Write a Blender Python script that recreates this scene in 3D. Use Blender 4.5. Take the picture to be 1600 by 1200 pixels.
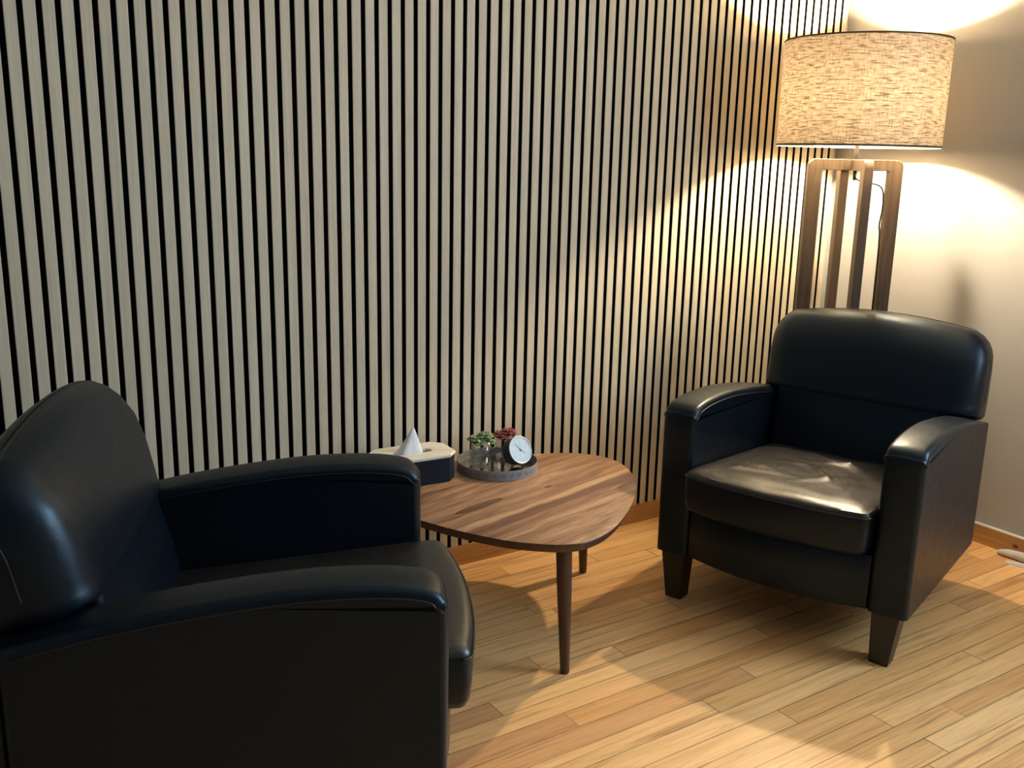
import bpy, bmesh, math, random
from mathutils import Vector, Matrix, noise

# ------------------------------------------------------------------ scene, camera, light, exposure
for o in list(bpy.data.objects):
    bpy.data.objects.remove(o, do_unlink=True)
SC = bpy.context.scene
COL = SC.collection
rnd = random.Random(7)

cam_data = bpy.data.cameras.new('camera')
cam = bpy.data.objects.new('camera', cam_data)
COL.objects.link(cam)
F_PX = 1509.955
cam_data.sensor_fit = 'HORIZONTAL'
cam_data.sensor_width = 36.0
cam_data.lens = 36.0 * F_PX / 1600.0
cam_data.clip_start = 0.02
r_ = Vector((0.83411135, -0.55115202, 0.02212923))
d_ = Vector((-0.10942455, -0.20465737, -0.97269812))
f_ = Vector((0.54063345, 0.80891706, -0.2310166))
m = Matrix(((r_.x, -d_.x, -f_.x, -3.20739), (r_.y, -d_.y, -f_.y, -2.53169),
            (r_.z, -d_.z, -f_.z, 1.31218), (0, 0, 0, 1)))
cam.matrix_world = m
SC.camera = cam

vs = SC.view_settings
vs.view_transform = 'Standard'
vs.look = 'None'
vs.gamma = 1.0
vs.use_curve_mapping = False
vs.exposure = 0.35

world = bpy.data.worlds.new('world')
SC.world = world
world.use_nodes = True
bg = world.node_tree.nodes['Background']
bg.inputs[0].default_value = (0.62, 0.78, 1.0, 1)
bg.inputs[1].default_value = 0.6

# daylight entering through the window in the right wall (behind the frame's right edge)
WIN_Y0, WIN_Y1, WIN_Z0, WIN_Z1 = -3.15, -1.85, 0.85, 2.15
def area_light(name, loc, target, sx, sy, power, color):
    l = bpy.data.lights.new(name, 'AREA')
    l.shape = 'RECTANGLE'
    l.size, l.size_y = sx, sy
    l.energy = power
    l.color = color
    o = bpy.data.objects.new(name, l)
    COL.objects.link(o)
    o.location = loc
    o.rotation_euler = (Vector(target) - Vector(loc)).to_track_quat('-Z', 'Y').to_euler()
    return o
DAY = 112.0
area_light('window_daylight', (0.32, (WIN_Y0 + WIN_Y1) / 2, (WIN_Z0 + WIN_Z1) / 2),
           (-3.0, (WIN_Y0 + WIN_Y1) / 2, 1.35), 1.5, 1.5, DAY, (0.66, 0.84, 1.0))
BULB = 2900.0           # emission strength of the lamp bulb
BULB_COL = (1.0, 0.82, 0.56)

# ------------------------------------------------------------------ helpers
def link(name, bm, mat=None, parent=None, smooth=False):
    me = bpy.data.meshes.new(name)
    bmesh.ops.recalc_face_normals(bm, faces=bm.faces)
    bm.to_mesh(me)
    bm.free()
    if mat is not None:
        me.materials.append(mat)
    if smooth:
        for p in me.polygons:
            p.use_smooth = True
    o = bpy.data.objects.new(name, me)
    COL.objects.link(o)
    if parent is not None:
        o.parent = parent
    return o

def tag(o, label=None, cat=None, group=None, kind=None):
    if label: o['label'] = label
    if cat: o['category'] = cat
    if group: o['group'] = group
    if kind: o['kind'] = kind
    return o

def empty(name, loc, rz=0.0):
    o = bpy.data.objects.new(name, None)
    o.empty_display_size = 0.1
    COL.objects.link(o)
    o.location = loc
    o.rotation_euler = (0, 0, rz)
    return o

def box(bm, x0, x1, y0, y1, z0, z1):
    v = [bm.verts.new((x, y, z)) for x in (x0, x1) for y in (y0, y1) for z in (z0, z1)]
    for q in ((0, 1, 3, 2), (4, 6, 7, 5), (0, 4, 5, 1), (2, 3, 7, 6), (0, 2, 6, 4), (1, 5, 7, 3)):
        bm.faces.new([v[i] for i in q])
    return v

def bevel_mod(o, w, seg=3, angle=30):
    b = o.modifiers.new('bevel', 'BEVEL')
    b.width = w
    b.segments = seg
    b.limit_method = 'ANGLE'
    b.angle_limit = math.radians(angle)
    b.harden_normals = False
    return o

def auto_smooth(o, deg=40):
    me = o.data
    for p in me.polygons:
        p.use_smooth = True
    bm = bmesh.new(); bm.from_mesh(me)
    for e in bm.edges:
        if len(e.link_faces) == 2 and e.calc_face_angle(0) > math.radians(deg):
            e.smooth = False
    bm.to_mesh(me); bm.free()
    return o

def flat_caps(o):
    me = o.data
    bm = bmesh.new(); bm.from_mesh(me)
    for f in bm.faces:
        if len(f.verts) > 6:
            f.smooth = False
            for e in f.edges: e.smooth = False
    bm.to_mesh(me); bm.free()

def loft(bm, rings, cap0=True, cap1=True, closed=True):
    vr = [[bm.verts.new(p) for p in r] for r in rings]
    n = len(vr[0])
    for a, b in zip(vr[:-1], vr[1:]):
        for i in range(n if closed else n - 1):
            j = (i + 1) % n
            bm.faces.new((a[i], a[j], b[j], b[i]))
    if cap0: bm.faces.new(list(reversed(vr[0])))
    if cap1: bm.faces.new(vr[-1])
    return vr

def tube(bm, pts, r, n=8, caps=True):
    pts = [Vector(p) for p in pts]
    rings = []
    up = None
    for i, p in enumerate(pts):
        t = (pts[min(i + 1, len(pts) - 1)] - pts[max(i - 1, 0)]).normalized()
        if up is None:
            up = Vector((0, 0, 1)) if abs(t.z) < 0.9 else Vector((1, 0, 0))
        a = t.cross(up)
        if a.length < 1e-4:
            a = t.cross(Vector((0.3, 1, 0.2)))
        a.normalize()
        b = a.cross(t).normalized()
        up = b
        rr = r[i] if isinstance(r, (list, tuple)) else r
        rings.append([p + (a * math.cos(2 * math.pi * k / n) + b * math.sin(2 * math.pi * k / n)) * rr for k in range(n)])
    loft(bm, rings, caps, caps)

def lathe(bm, prof, n=48, c=(0, 0, 0), cap0=True, cap1=True):
    rings = [[(c[0] + r * math.cos(2 * math.pi * k / n), c[1] + r * math.sin(2 * math.pi * k / n), c[2] + z)
              for k in range(n)] for r, z in prof]
    return loft(bm, rings, cap0, cap1)

def interp(x, tab):
    if x <= tab[0][0]: return tab[0][1]
    for (a, b), (c, d) in zip(tab[:-1], tab[1:]):
        if x <= c:
            t = (x - a) / (c - a)
            return b + (d - b) * t
    return tab[-1][1]

def catmull(pts, per=8, closed=False):
    n = len(pts)
    out = []
    rng = range(n) if closed else range(n - 1)
    for i in rng:
        g = lambda k: Vector(pts[k % n]) if closed else Vector(pts[max(0, min(n - 1, k))])
        p0, p1, p2, p3 = g(i - 1), g(i), g(i + 1), g(i + 2)
        for s in range(per):
            t = s / per
            out.append(0.5 * ((2 * p1) + (p2 - p0) * t + (2 * p0 - 5 * p1 + 4 * p2 - p3) * t * t + (3 * p1 - p0 - 3 * p2 + p3) * t ** 3))
    if not closed: out.append(Vector(pts[-1]))
    return out

# ------------------------------------------------------------------ materials
class NT:
    def __init__(self, name):
        self.m = bpy.data.materials.new(name)
        self.m.use_nodes = True
        self.t = self.m.node_tree
        self.b = self.t.nodes['Principled BSDF']
        self.out = self.t.nodes['Material Output']
    def n(self, typ, **kw):
        nd = self.t.nodes.new(typ)
        for k, v in kw.items():
            setattr(nd, k, v)
        return nd
    def l(self, a, b):
        self.t.links.new(a, b)
    def inp(self, nd, name, v):
        nd.inputs[name].default_value = v
    def math(self, op, a, b=None, c=None):
        nd = self.n('ShaderNodeMath', operation=op)
        for i, v in enumerate((a, b, c)):
            if v is None: continue
            if isinstance(v, (int, float)): nd.inputs[i].default_value = v
            else: self.l(v, nd.inputs[i])
        return nd.outputs[0]
    def comb(self, x, y, z):
        nd = self.n('ShaderNodeCombineXYZ')
        for i, v in enumerate((x, y, z)):
            if isinstance(v, (int, float)): nd.inputs[i].default_value = v
            else: self.l(v, nd.inputs[i])
        return nd.outputs[0]
    def noise(self, vec, scale, detail=3, rough=0.5, dist=0.0):
        nd = self.n('ShaderNodeTexNoise')
        if vec is not None: self.l(vec, nd.inputs['Vector'])
        nd.inputs['Scale'].default_value = scale
        nd.inputs['Detail'].default_value = detail
        nd.inputs['Roughness'].default_value = rough
        nd.inputs['Distortion'].default_value = dist
        return nd.outputs['Fac']
    def ramp(self, fac, stops, interp='LINEAR'):
        nd = self.n('ShaderNodeValToRGB')
        cr = nd.color_ramp
        cr.interpolation = interp
        while len(cr.elements) < len(stops): cr.elements.new(0.5)
        for e, (p, c) in zip(cr.elements, stops):
            e.position = p
            e.color = (*c, 1) if len(c) == 3 else c
        self.l(fac, nd.inputs[0])
        return nd.outputs[0]
    def mix(self, fac, a, b, typ='MIX'):
        nd = self.n('ShaderNodeMix', data_type='RGBA', blend_type=typ)
        if isinstance(fac, (int, float)): nd.inputs[0].default_value = fac
        else: self.l(fac, nd.inputs[0])
        for i, v in ((6, a), (7, b)):
            if isinstance(v, tuple): nd.inputs[i].default_value = (*v[:3], 1)
            else: self.l(v, nd.inputs[i])
        return nd.outputs[2]
    def bump(self, h, strength=0.2, dist=0.002):
        nd = self.n('ShaderNodeBump')
        nd.inputs['Strength'].default_value = strength
        nd.inputs['Distance'].default_value = dist
        self.l(h, nd.inputs['Height'])
        self.l(nd.outputs[0], self.b.inputs['Normal'])
    def obj(self):
        tc = self.n('ShaderNodeTexCoord')
        return tc.outputs['Object']
    def mapping(self, vec, scale=(1, 1, 1), rot=(0, 0, 0), loc=(0, 0, 0)):
        nd = self.n('ShaderNodeMapping')
        nd.inputs['Scale'].default_value = scale
        nd.inputs['Rotation'].default_value = rot
        nd.inputs['Location'].default_value = loc
        self.l(vec, nd.inputs['Vector'])
        return nd.outputs[0]
    def sep(self, vec):
        nd = self.n('ShaderNodeSeparateXYZ')
        self.l(vec, nd.inputs[0])
        return nd.outputs
    def set(self, **kw):
        names = dict(color='Base Color', rough='Roughness', metal='Metallic', spec='Specular IOR Level',
                     trans='Transmission Weight', ior='IOR', sheen='Sheen Weight', coat='Coat Weight', coatr='Coat Roughness')
        for k, v in kw.items():
            s = self.b.inputs[names[k]]
            if isinstance(v, tuple): s.default_value = (*v[:3], 1)
            elif isinstance(v, (int, float)): s.default_value = v
            else: self.l(v, s)
        return self

def plain(name, color, rough=0.5, metal=0.0, spec=0.5, nscale=40, namt=0.06):
    t = NT(name)
    f = t.noise(t.obj(), nscale, 3)
    c0 = tuple(c * (1 - namt) for c in color); c1 = tuple(min(1, c * (1 + namt)) for c in color)
    t.set(color=t.ramp(f, [(0.3, c0), (0.7, c1)]), rough=rough, metal=metal, spec=spec)
    return t.m

def mat_plaster(name, col):
    t = NT(name)
    o = t.obj()
    f = t.noise(o, 1.3, 3)
    c = t.ramp(f, [(0.3, tuple(v * 0.97 for v in col)), (0.7, col)])
    t.set(color=c, rough=0.75, spec=0.25)
    t.bump(t.noise(o, 140, 4), 0.06, 0.002)
    return t.m

def mat_floor():
    t = NT('oak_strip_floor')
    o = t.obj()
    x, y, z = t.sep(o)
    W = 0.066
    yy = t.math('DIVIDE', t.math('ADD', y, 0.0135), W)
    row = t.math('FLOOR', yy)
    fy = t.math('FRACT', yy)
    wn = t.n('ShaderNodeTexWhiteNoise', noise_dimensions='1D'); t.l(row, wn.inputs['W'])
    off = t.math('MULTIPLY', wn.outputs['Value'], 7.3)
    xx = t.math('DIVIDE', t.math('ADD', x, off), 1.05)
    ci = t.math('FLOOR', xx)
    fx = t.math('FRACT', xx)
    wn2 = t.n('ShaderNodeTexWhiteNoise', noise_dimensions='2D')
    t.l(t.comb(row, ci, 0), wn2.inputs['Vector'])
    rv = wn2.outputs['Value']
    rc = t.sep(wn2.outputs['Color'])
    base = t.ramp(rv, [(0.0, (0.80, 0.44, 0.175)), (0.22, (0.88, 0.51, 0.21)), (0.45, (0.95, 0.58, 0.255)),
                       (0.7, (0.97, 0.62, 0.29)), (0.86, (0.86, 0.49, 0.21)), (0.94, (0.68, 0.37, 0.175)), (1.0, (0.60, 0.325, 0.16))])
    # grain, stretched along x, shifted per board
    sh = t.math('MULTIPLY', rc[1], 37.0)
    gv = t.comb(t.math('ADD', t.math('MULTIPLY', x, 1.6), sh), t.math('MULTIPLY', y, 26.0), t.math('MULTIPLY', rc[2], 19.0))
    g = t.noise(gv, 1.6, 5, 0.62, 1.1)
    gcol = t.ramp(g, [(0.30, (0.72, 0.57, 0.44)), (0.44, (0.97, 0.95, 0.91)), (0.62, (1.10, 1.09, 1.06)), (0.78, (0.90, 0.83, 0.74))])
    c1 = t.mix(0.85, base, gcol, 'MULTIPLY')
    gv2 = t.comb(t.math('ADD', t.math('MULTIPLY', x, 6.0), sh), t.math('MULTIPLY', y, 170.0), rc[2])
    g2 = t.noise(gv2, 1.0, 3, 0.6)
    c2 = t.mix(0.5, c1, t.ramp(g2, [(0.3, (0.76, 0.68, 0.60)), (0.65, (1.04, 1.04, 1.04))]), 'MULTIPLY')
    # dark mineral streaks
    gv3 = t.comb(t.math('ADD', t.math('MULTIPLY', x, 0.9), t.math('MULTIPLY', sh, 1.7)), t.math('MULTIPLY', y, 34.0), rc[0])
    g3 = t.noise(gv3, 1.2, 4, 0.6, 0.6)
    st = t.ramp(g3, [(0.60, (0, 0, 0)), (0.70, (1, 1, 1))])
    c3 = t.mix(t.math('MULTIPLY', st, 0.62), c2, (0.30, 0.125, 0.055))
    # joints
    e1 = t.math('MINIMUM', fy, t.math('SUBTRACT', 1.0, fy))
    ex = t.math('MULTIPLY', t.math('MINIMUM', fx, t.math('SUBTRACT', 1.0, fx)), 1.05 / W)
    e = t.math('MINIMUM', e1, ex)
    jn = t.noise(t.comb(t.math('MULTIPLY', x, 5.0), t.math('MULTIPLY', row, 3.7), 0), 1.0, 3)
    wj = t.math('MULTIPLY', t.ramp(jn, [(0.35, (0.35, 0.35, 0.35)), (0.7, (1, 1, 1))]), 0.03)
    j = t.math('LESS_THAN', e, wj)
    jf = t.math('MULTIPLY', j, 0.72)
    c4 = t.mix(jf, c3, (0.10, 0.045, 0.018))
    t.set(color=c4, rough=t.ramp(g, [(0.2, (0.36,) * 3), (0.8, (0.27,) * 3)]), spec=0.42)
    h = t.math('SUBTRACT', t.math('MULTIPLY', g2, 0.25), j)
    t.bump(h, 0.22, 0.0012)
    return t.m

def mat_slat():
    t = NT('pale_oak_slat')
    o = t.obj()
    x, y, z = t.sep(o)
    gi = t.n('ShaderNodeNewGeometry')
    ri = gi.outputs['Random Per Island']
    sh = t.math('MULTIPLY', ri, 61.0)
    v = t.comb(t.math('MULTIPLY', x, 300.0), sh, t.math('ADD', t.math('MULTIPLY', z, 5.0), sh))
    g = t.noise(v, 1.0, 4, 0.6)
    v2 = t.comb(t.math('MULTIPLY', x, 40.0), sh, t.math('ADD', t.math('MULTIPLY', z, 1.1), sh))
    g2 = t.noise(v2, 1.0, 3, 0.55, 0.5)
    c = t.ramp(g, [(0.25, (0.565, 0.505, 0.375)), (0.5, (0.67, 0.605, 0.465)), (0.8, (0.74, 0.675, 0.53))])
    c = t.mix(0.65, c, t.ramp(g2, [(0.3, (0.86, 0.84, 0.80)), (0.7, (1.05, 1.05, 1.05))]), 'MULTIPLY')
    c = t.mix(0.5, c, t.ramp(ri, [(0.0, (0.90, 0.88, 0.86)), (1.0, (1.06, 1.05, 1.03))]), 'MULTIPLY')
    t.set(color=c, rough=0.58, spec=0.3)
    t.bump(g, 0.08, 0.0006)
    return t.m

def mat_leather():
    t = NT('black_leather')
    o = t.obj()
    n1 = t.noise(o, 7.0, 3)
    n2 = t.noise(o, 55, 4, 0.6)
    c = t.ramp(n1, [(0.3, (0.0025, 0.0046, 0.0085)), (0.7, (0.0038, 0.0062, 0.0110))])
    t.set(color=c, rough=t.ramp(n2, [(0.3, (0.33,) * 3), (0.7, (0.41,) * 3)]), spec=0.40)
    t.b.inputs['Specular Tint'].default_value = (0.64, 0.84, 1.0, 1)
    vo = t.n('ShaderNodeTexVoronoi'); vo.inputs['Scale'].default_value = 420
    t.l(o, vo.inputs['Vector'])
    h = t.math('ADD', t.math('MULTIPLY', vo.outputs['Distance'], 0.25), t.math('MULTIPLY', t.noise(o, 28, 3), 1.2))
    t.bump(h, 0.16, 0.0018)
    return t.m

def mat_seat_leather():
    t = NT('worn_seat_leather')
    o = t.obj()
    n1 = t.noise(o, 9.0, 4)
    n2 = t.noise(o, 45, 4, 0.6)
    c = t.ramp(n1, [(0.3, (0.012, 0.0105, 0.0095)), (0.7, (0.021, 0.017, 0.014))])
    t.set(color=c, rough=t.ramp(n2, [(0.3, (0.33,) * 3), (0.7, (0.46,) * 3)]), spec=0.75)
    vo = t.n('ShaderNodeTexVoronoi'); vo.inputs['Scale'].default_value = 380
    t.l(o, vo.inputs['Vector'])
    h = t.math('ADD', t.math('MULTIPLY', vo.outputs['Distance'], 0.25), t.math('MULTIPLY', t.noise(o, 22, 4, 0.6, 0.6), 1.5))
    t.bump(h, 0.25, 0.002)
    return t.m

def mat_tabletop():
    t = NT('figured_rosewood')
    o = t.mapping(t.obj(), rot=(0, 0, math.radians(-14)))
    x, y, z = t.sep(o)
    wob = t.noise(t.comb(t.math('MULTIPLY', x, 3.0), t.math('MULTIPLY', y, 5.0), 0.0), 1.0, 3)
    yw = t.math('ADD', y, t.math('MULTIPLY', t.math('SUBTRACT', wob, 0.5), 0.05))
    W = 0.085
    row = t.math('FLOOR', t.math('DIVIDE', t.math('ADD', y, 0.01), W))
    wn = t.n('ShaderNodeTexWhiteNoise', noise_dimensions='1D'); t.l(row, wn.inputs['W'])
    rv = wn.outputs['Value']
    sh = t.math('MULTIPLY', rv, 23.0)
    g = t.noise(t.comb(t.math('ADD', t.math('MULTIPLY', x, 2.2), sh), t.math('MULTIPLY', yw, 24.0), sh), 1.3, 6, 0.62, 1.4)
    c = t.ramp(g, [(0.22, (0.09, 0.040, 0.024)), (0.34, (0.19, 0.095, 0.055)), (0.44, (0.33, 0.185, 0.105)),
                   (0.56, (0.42, 0.25, 0.145)), (0.68, (0.58, 0.38, 0.22)), (0.80, (0.34, 0.19, 0.11))])
    g2 = t.noise(t.comb(t.math('MULTIPLY', x, 8.0), t.math('MULTIPLY', yw, 240.0), sh), 1.0, 3, 0.6)
    c = t.mix(0.5, c, t.ramp(g2, [(0.3, (0.70, 0.64, 0.60)), (0.7, (1.06, 1.05, 1.04))]), 'MULTIPLY')
    g3 = t.noise(t.comb(t.math('ADD', t.math('MULTIPLY', x, 1.5), t.math('MULTIPLY', sh, 0.7)), t.math('MULTIPLY', yw, 13.0), 4.0), 1.2, 3, 0.5, 0.4)
    st = t.ramp(g3, [(0.60, (0, 0, 0)), (0.66, (1, 1, 1))])
    c = t.mix(t.math('MULTIPLY', st, 0.62), c, (0.115, 0.050, 0.034))
    # the broad figure of the boards: sapwood streaks, a dark heartwood band, knots
    wv = t.math('MULTIPLY', t.math('SUBTRACT', t.noise(t.comb(t.math('MULTIPLY', x, 5.0), t.math('MULTIPLY', y, 60.0), 2.0), 1.0, 4, 0.65), 0.5), 0.030)
    yb = t.math('ADD', yw, t.math('ADD', wv, -0.004))
    def band(cv, hw, soft):
        dd = t.math('ABSOLUTE', t.math('SUBTRACT', yb, cv))
        return t.ramp(dd, [(max(0.0, hw - soft), (1, 1, 1)), (hw + soft, (0, 0, 0))])
    c = t.mix(t.math('MULTIPLY', band(-0.112, 0.011, 0.005), 0.70), c, (0.70, 0.47, 0.27))
    c = t.mix(t.math('MULTIPLY', band(-0.229, 0.010, 0.008), 0.50), c, (0.68, 0.45, 0.26))
    c = t.mix(t.math('MULTIPLY', band(-0.148, 0.019, 0.005), 0.80), c, (0.175, 0.078, 0.052))
    c = t.mix(t.math('MULTIPLY', band(-0.192, 0.004, 0.005), 0.45), c, (0.19, 0.09, 0.055))
    def knot(cu, cv, hl, hw):
        du = t.math('DIVIDE', t.math('SUBTRACT', x, cu), hl)
        dv = t.math('DIVIDE', t.math('SUBTRACT', t.math('ADD', y, t.math('MULTIPLY', wv, 0.15)), cv), hw)
        return t.math('ADD', t.math('MULTIPLY', du, du), t.math('MULTIPLY', dv, dv))
    k = knot(-0.162, -0.017, 0.090, 0.017)
    c = t.mix(t.ramp(k, [(0.55, (0.80,) * 3), (0.80, (1.0,) * 3), (1.05, (0.95,) * 3), (1.15, (0, 0, 0))]), c, (0.13, 0.060, 0.036))
    k = knot(0.092, -0.044, 0.017, 0.007)
    c = t.mix(t.ramp(k, [(0.5, (0.9,) * 3), (1.0, (0, 0, 0))]), c, (0.10, 0.05, 0.03))
    c = t.mix(0.55, c, t.ramp(g2, [(0.3, (0.72, 0.68, 0.64)), (0.7, (1.06, 1.05, 1.04))]), 'MULTIPLY')
    tint = t.ramp(rv, [(0.0, (0.86, 0.80, 0.78)), (0.5, (1.0, 1.0, 1.0)), (1.0, (1.12, 1.10, 1.05))])
    c = t.mix(0.8, c, tint, 'MULTIPLY')
    t.set(color=c, rough=0.36, spec=0.42)
    t.bump(g2, 0.08, 0.0008)
    return t.m

def mat_wood(name, dark, mid, light, axis='z', scale=1.0, rough=0.45):
    t = NT(name)
    x, y, z = t.sep(t.obj())
    a, b, c_ = {'z': (x, y, z), 'x': (y, z, x)}[axis]
    v = t.comb(t.math('MULTIPLY', a, 60.0 * scale), t.math('MULTIPLY', b, 60.0 * scale), t.math('MULTIPLY', c_, 3.5 * scale))
    g = t.noise(v, 1.0, 5, 0.6, 0.8)
    t.set(color=t.ramp(g, [(0.28, dark), (0.5, mid), (0.74, light)]), rough=rough, spec=0.4)
    t.bump(g, 0.08, 0.0008)
    return t.m

def mat_shade():
    t = NT('woven_linen')
    uv = t.n('ShaderNodeUVMap').outputs[0]
    u, v, _ = t.sep(uv)
    wob = t.noise(t.comb(t.math('MULTIPLY', u, 14.0), t.math('MULTIPLY', v, 14.0), 0.0), 1.0, 2)
    vw = t.math('ADD', v, t.math('MULTIPLY', t.math('SUBTRACT', wob, 0.5), 0.012))
    h1 = t.noise(t.comb(t.math('MULTIPLY', u, 24.0), t.math('MULTIPLY', vw, 210.0), 1.0), 1.0, 3, 0.6)
    h2 = t.noise(t.comb(t.math('MULTIPLY', u, 230.0), t.math('MULTIPLY', v, 38.0), 5.0), 1.0, 3, 0.6)
    cr1 = t.ramp(h1, [(0.36, (0.08,) * 3), (0.52, (0.80,) * 3), (0.7, (1.0,) * 3)])
    cr2 = t.ramp(h2, [(0.30, (0.35,) * 3), (0.52, (0.9,) * 3), (0.7, (1.0,) * 3)])
    w = t.math('MULTIPLY', cr1, cr2)
    col = t.mix(w, (0.20, 0.15, 0.095), (0.68, 0.60, 0.48))
    tcol = t.mix(w, (0.004, 0.002, 0.001), (0.035, 0.0258, 0.0160))
    d = t.n('ShaderNodeBsdfDiffuse'); t.l(col, d.inputs['Color'])
    tr = t.n('ShaderNodeBsdfTranslucent'); t.l(tcol, tr.inputs['Color'])
    bp = t.n('ShaderNodeBump'); bp.inputs['Strength'].default_value = 0.5; bp.inputs['Distance'].default_value = 0.0015
    t.l(w, bp.inputs['Height']); t.l(bp.outputs[0], d.inputs['Normal'])
    ms = t.n('ShaderNodeAddShader')
    t.l(d.outputs[0], ms.inputs[0]); t.l(tr.outputs[0], ms.inputs[1])
    t.l(ms.outputs[0], t.out.inputs['Surface'])
    return t.m

def mat_glass(name, col=(1, 1, 1), rough=0.0):
    t = NT(name)
    tp = t.n('ShaderNodeBsdfTransparent'); tp.inputs['Color'].default_value = (*col, 1)
    gl = t.n('ShaderNodeBsdfGlossy'); gl.inputs['Roughness'].default_value = 0.03
    fr = t.n('ShaderNodeLayerWeight'); fr.inputs['Blend'].default_value = 0.36
    mx = t.n('ShaderNodeMixShader')
    t.l(t.math('MULTIPLY', fr.outputs['Facing'], 0.68), mx.inputs[0])
    t.l(tp.outputs[0], mx.inputs[1]); t.l(gl.outputs[0], mx.inputs[2])
    t.l(mx.outputs[0], t.out.inputs['Surface'])
    return t.m

def mat_emit(name, col, s):
    t = NT(name)
    t.set(color=(0.9, 0.85, 0.75), rough=0.4)
    t.b.inputs['Emission Color'].default_value = (*col, 1)
    t.b.inputs['Emission Strength'].default_value = s
    return t.m

def mat_knotty(name):
    t = NT(name)
    o = t.obj()
    x, y, z = t.sep(o)
    v = t.comb(t.math('MULTIPLY', x, 2.5), t.math('MULTIPLY', y, 2.5), t.math('MULTIPLY', z, 45.0))
    g = t.noise(v, 1.0, 5, 0.6, 0.8)
    c = t.ramp(g, [(0.28, (0.38, 0.19, 0.065)), (0.5, (0.52, 0.28, 0.105)), (0.74, (0.62, 0.36, 0.15))])
    # one knot in the board right of the armchair
    dv = t.n('ShaderNodeVectorMath', operation='DISTANCE')
    t.l(t.mapping(o, scale=(0.0, 1.0, 1.6), loc=(0, 0.905, -0.054)), dv.inputs[0])
    dv.inputs[1].default_value = (0, 0, 0)
    k = t.ramp(dv.outputs['Value'], [(0.004, (1, 1, 1)), (0.015, (0, 0, 0))])
    c = t.mix(k, c, (0.11, 0.035, 0.02))
    t.set(color=c, rough=0.42, spec=0.4)
    return t.m

M_WALL = mat_plaster('white_plaster', (0.425, 0.425, 0.42))
M_WALL2 = mat_plaster('grey_blue_plaster', (0.22, 0.245, 0.28))
M_CEIL = mat_plaster('white_ceiling_paint', (0.74, 0.73, 0.71))
M_FLOOR = mat_floor()
M_SLAT = mat_slat()
M_FELT = plain('black_felt', (0.006, 0.006, 0.007), 0.95, spec=0.1)
M_BASE = mat_knotty('knotty_oak_baseboard')
M_WHITE = plain('white_paint_and_lit_edge', (0.78, 0.76, 0.72), 0.5)
M_LEATHER = mat_leather()
M_SEAT = mat_seat_leather()
M_THREAD = plain('dark_piping', (0.010, 0.010, 0.012), 0.42)
M_LEGBLK = plain('black_stained_wood', (0.012, 0.011, 0.011), 0.38)
M_TOP = mat_tabletop()
M_WALNUT = mat_wood('dark_walnut', (0.040, 0.019, 0.011), (0.078, 0.037, 0.021), (0.115, 0.056, 0.032))
M_LAMPWOOD = mat_wood('weathered_lamp_wood', (0.065, 0.048, 0.036), (0.105, 0.079, 0.060), (0.15, 0.112, 0.083), rough=0.55)
M_SHADE = mat_shade()
M_LINING = plain('pale_lining', (0.75, 0.70, 0.60), 0.7)
M_RIM = plain('dark_rim_tape', (0.05, 0.035, 0.022), 0.7)
M_STEEL = plain('brushed_steel', (0.20, 0.20, 0.20), 0.45, metal=0.6)
M_BLACKPL = plain('black_plastic', (0.012, 0.012, 0.013), 0.45)
M_BULB = mat_emit('glowing_bulb', BULB_COL, BULB)

# ------------------------------------------------------------------ room
RX0, RY0, ZC = -4.6, -4.2, 2.55
bm = bmesh.new(); box(bm, RX0 - 0.1, 0.1, RY0 - 0.1, 0.1, -0.06, 0.0)
tag(link('floor', bm, M_FLOOR), 'oiled oak strip floor boards running along the slatted wall', None, kind='structure')
bm = bmesh.new(); box(bm, RX0 - 0.1, 0.1, RY0 - 0.1, 0.1, ZC, ZC + 0.06)
tag(link('ceiling', bm, M_CEIL), kind='structure')
bm = bmesh.new(); box(bm, RX0 - 0.1, 0.1, 0.02, 0.1, 0, ZC)
tag(link('wall_back', bm, M_WALL), 'white plaster wall behind the wooden slats', kind='structure')
bm = bmesh.new(); box(bm, RX0 - 0.1, RX0, RY0, 0.02, 0, ZC)
tag(link('wall_left', bm, M_WALL2), kind='structure')
bm = bmesh.new(); box(bm, RX0, 0.0, RY0 - 0.1, RY0, 0, ZC)
tag(link('wall_front', bm, M_WALL2), kind='structure')
bm = bmesh.new()
box(bm, 0, 0.1, WIN_Y1, 0.02, 0, ZC); box(bm, 0, 0.1, RY0, WIN_Y0, 0, ZC)
box(bm, 0, 0.1, WIN_Y0, WIN_Y1, 0, WIN_Z0); box(bm, 0, 0.1, WIN_Y0, WIN_Y1, WIN_Z1, ZC)
tag(link('wall_right', bm, M_WALL), 'plain white plaster wall right of the floor lamp', kind='structure')
# window (outside the frame; it is what the leather and the clock glass reflect)
bm = bmesh.new()
fw = 0.05
box(bm, 0.02, 0.08, WIN_Y0, WIN_Y0 + fw, WIN_Z0, WIN_Z1); box(bm, 0.02, 0.08, WIN_Y1 - fw, WIN_Y1, WIN_Z0, WIN_Z1)
box(bm, 0.02, 0.08, WIN_Y0 + fw, WIN_Y1 - fw, WIN_Z0, WIN_Z0 + fw); box(bm, 0.02, 0.08, WIN_Y0 + fw, WIN_Y1 - fw, WIN_Z1 - fw, WIN_Z1)
ym = (WIN_Y0 + WIN_Y1) / 2
box(bm, 0.025, 0.075, ym - 0.025, ym + 0.025, WIN_Z0 + fw, WIN_Z1 - fw)
tag(link('window_1', bm, M_WHITE), kind='structure')

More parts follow.
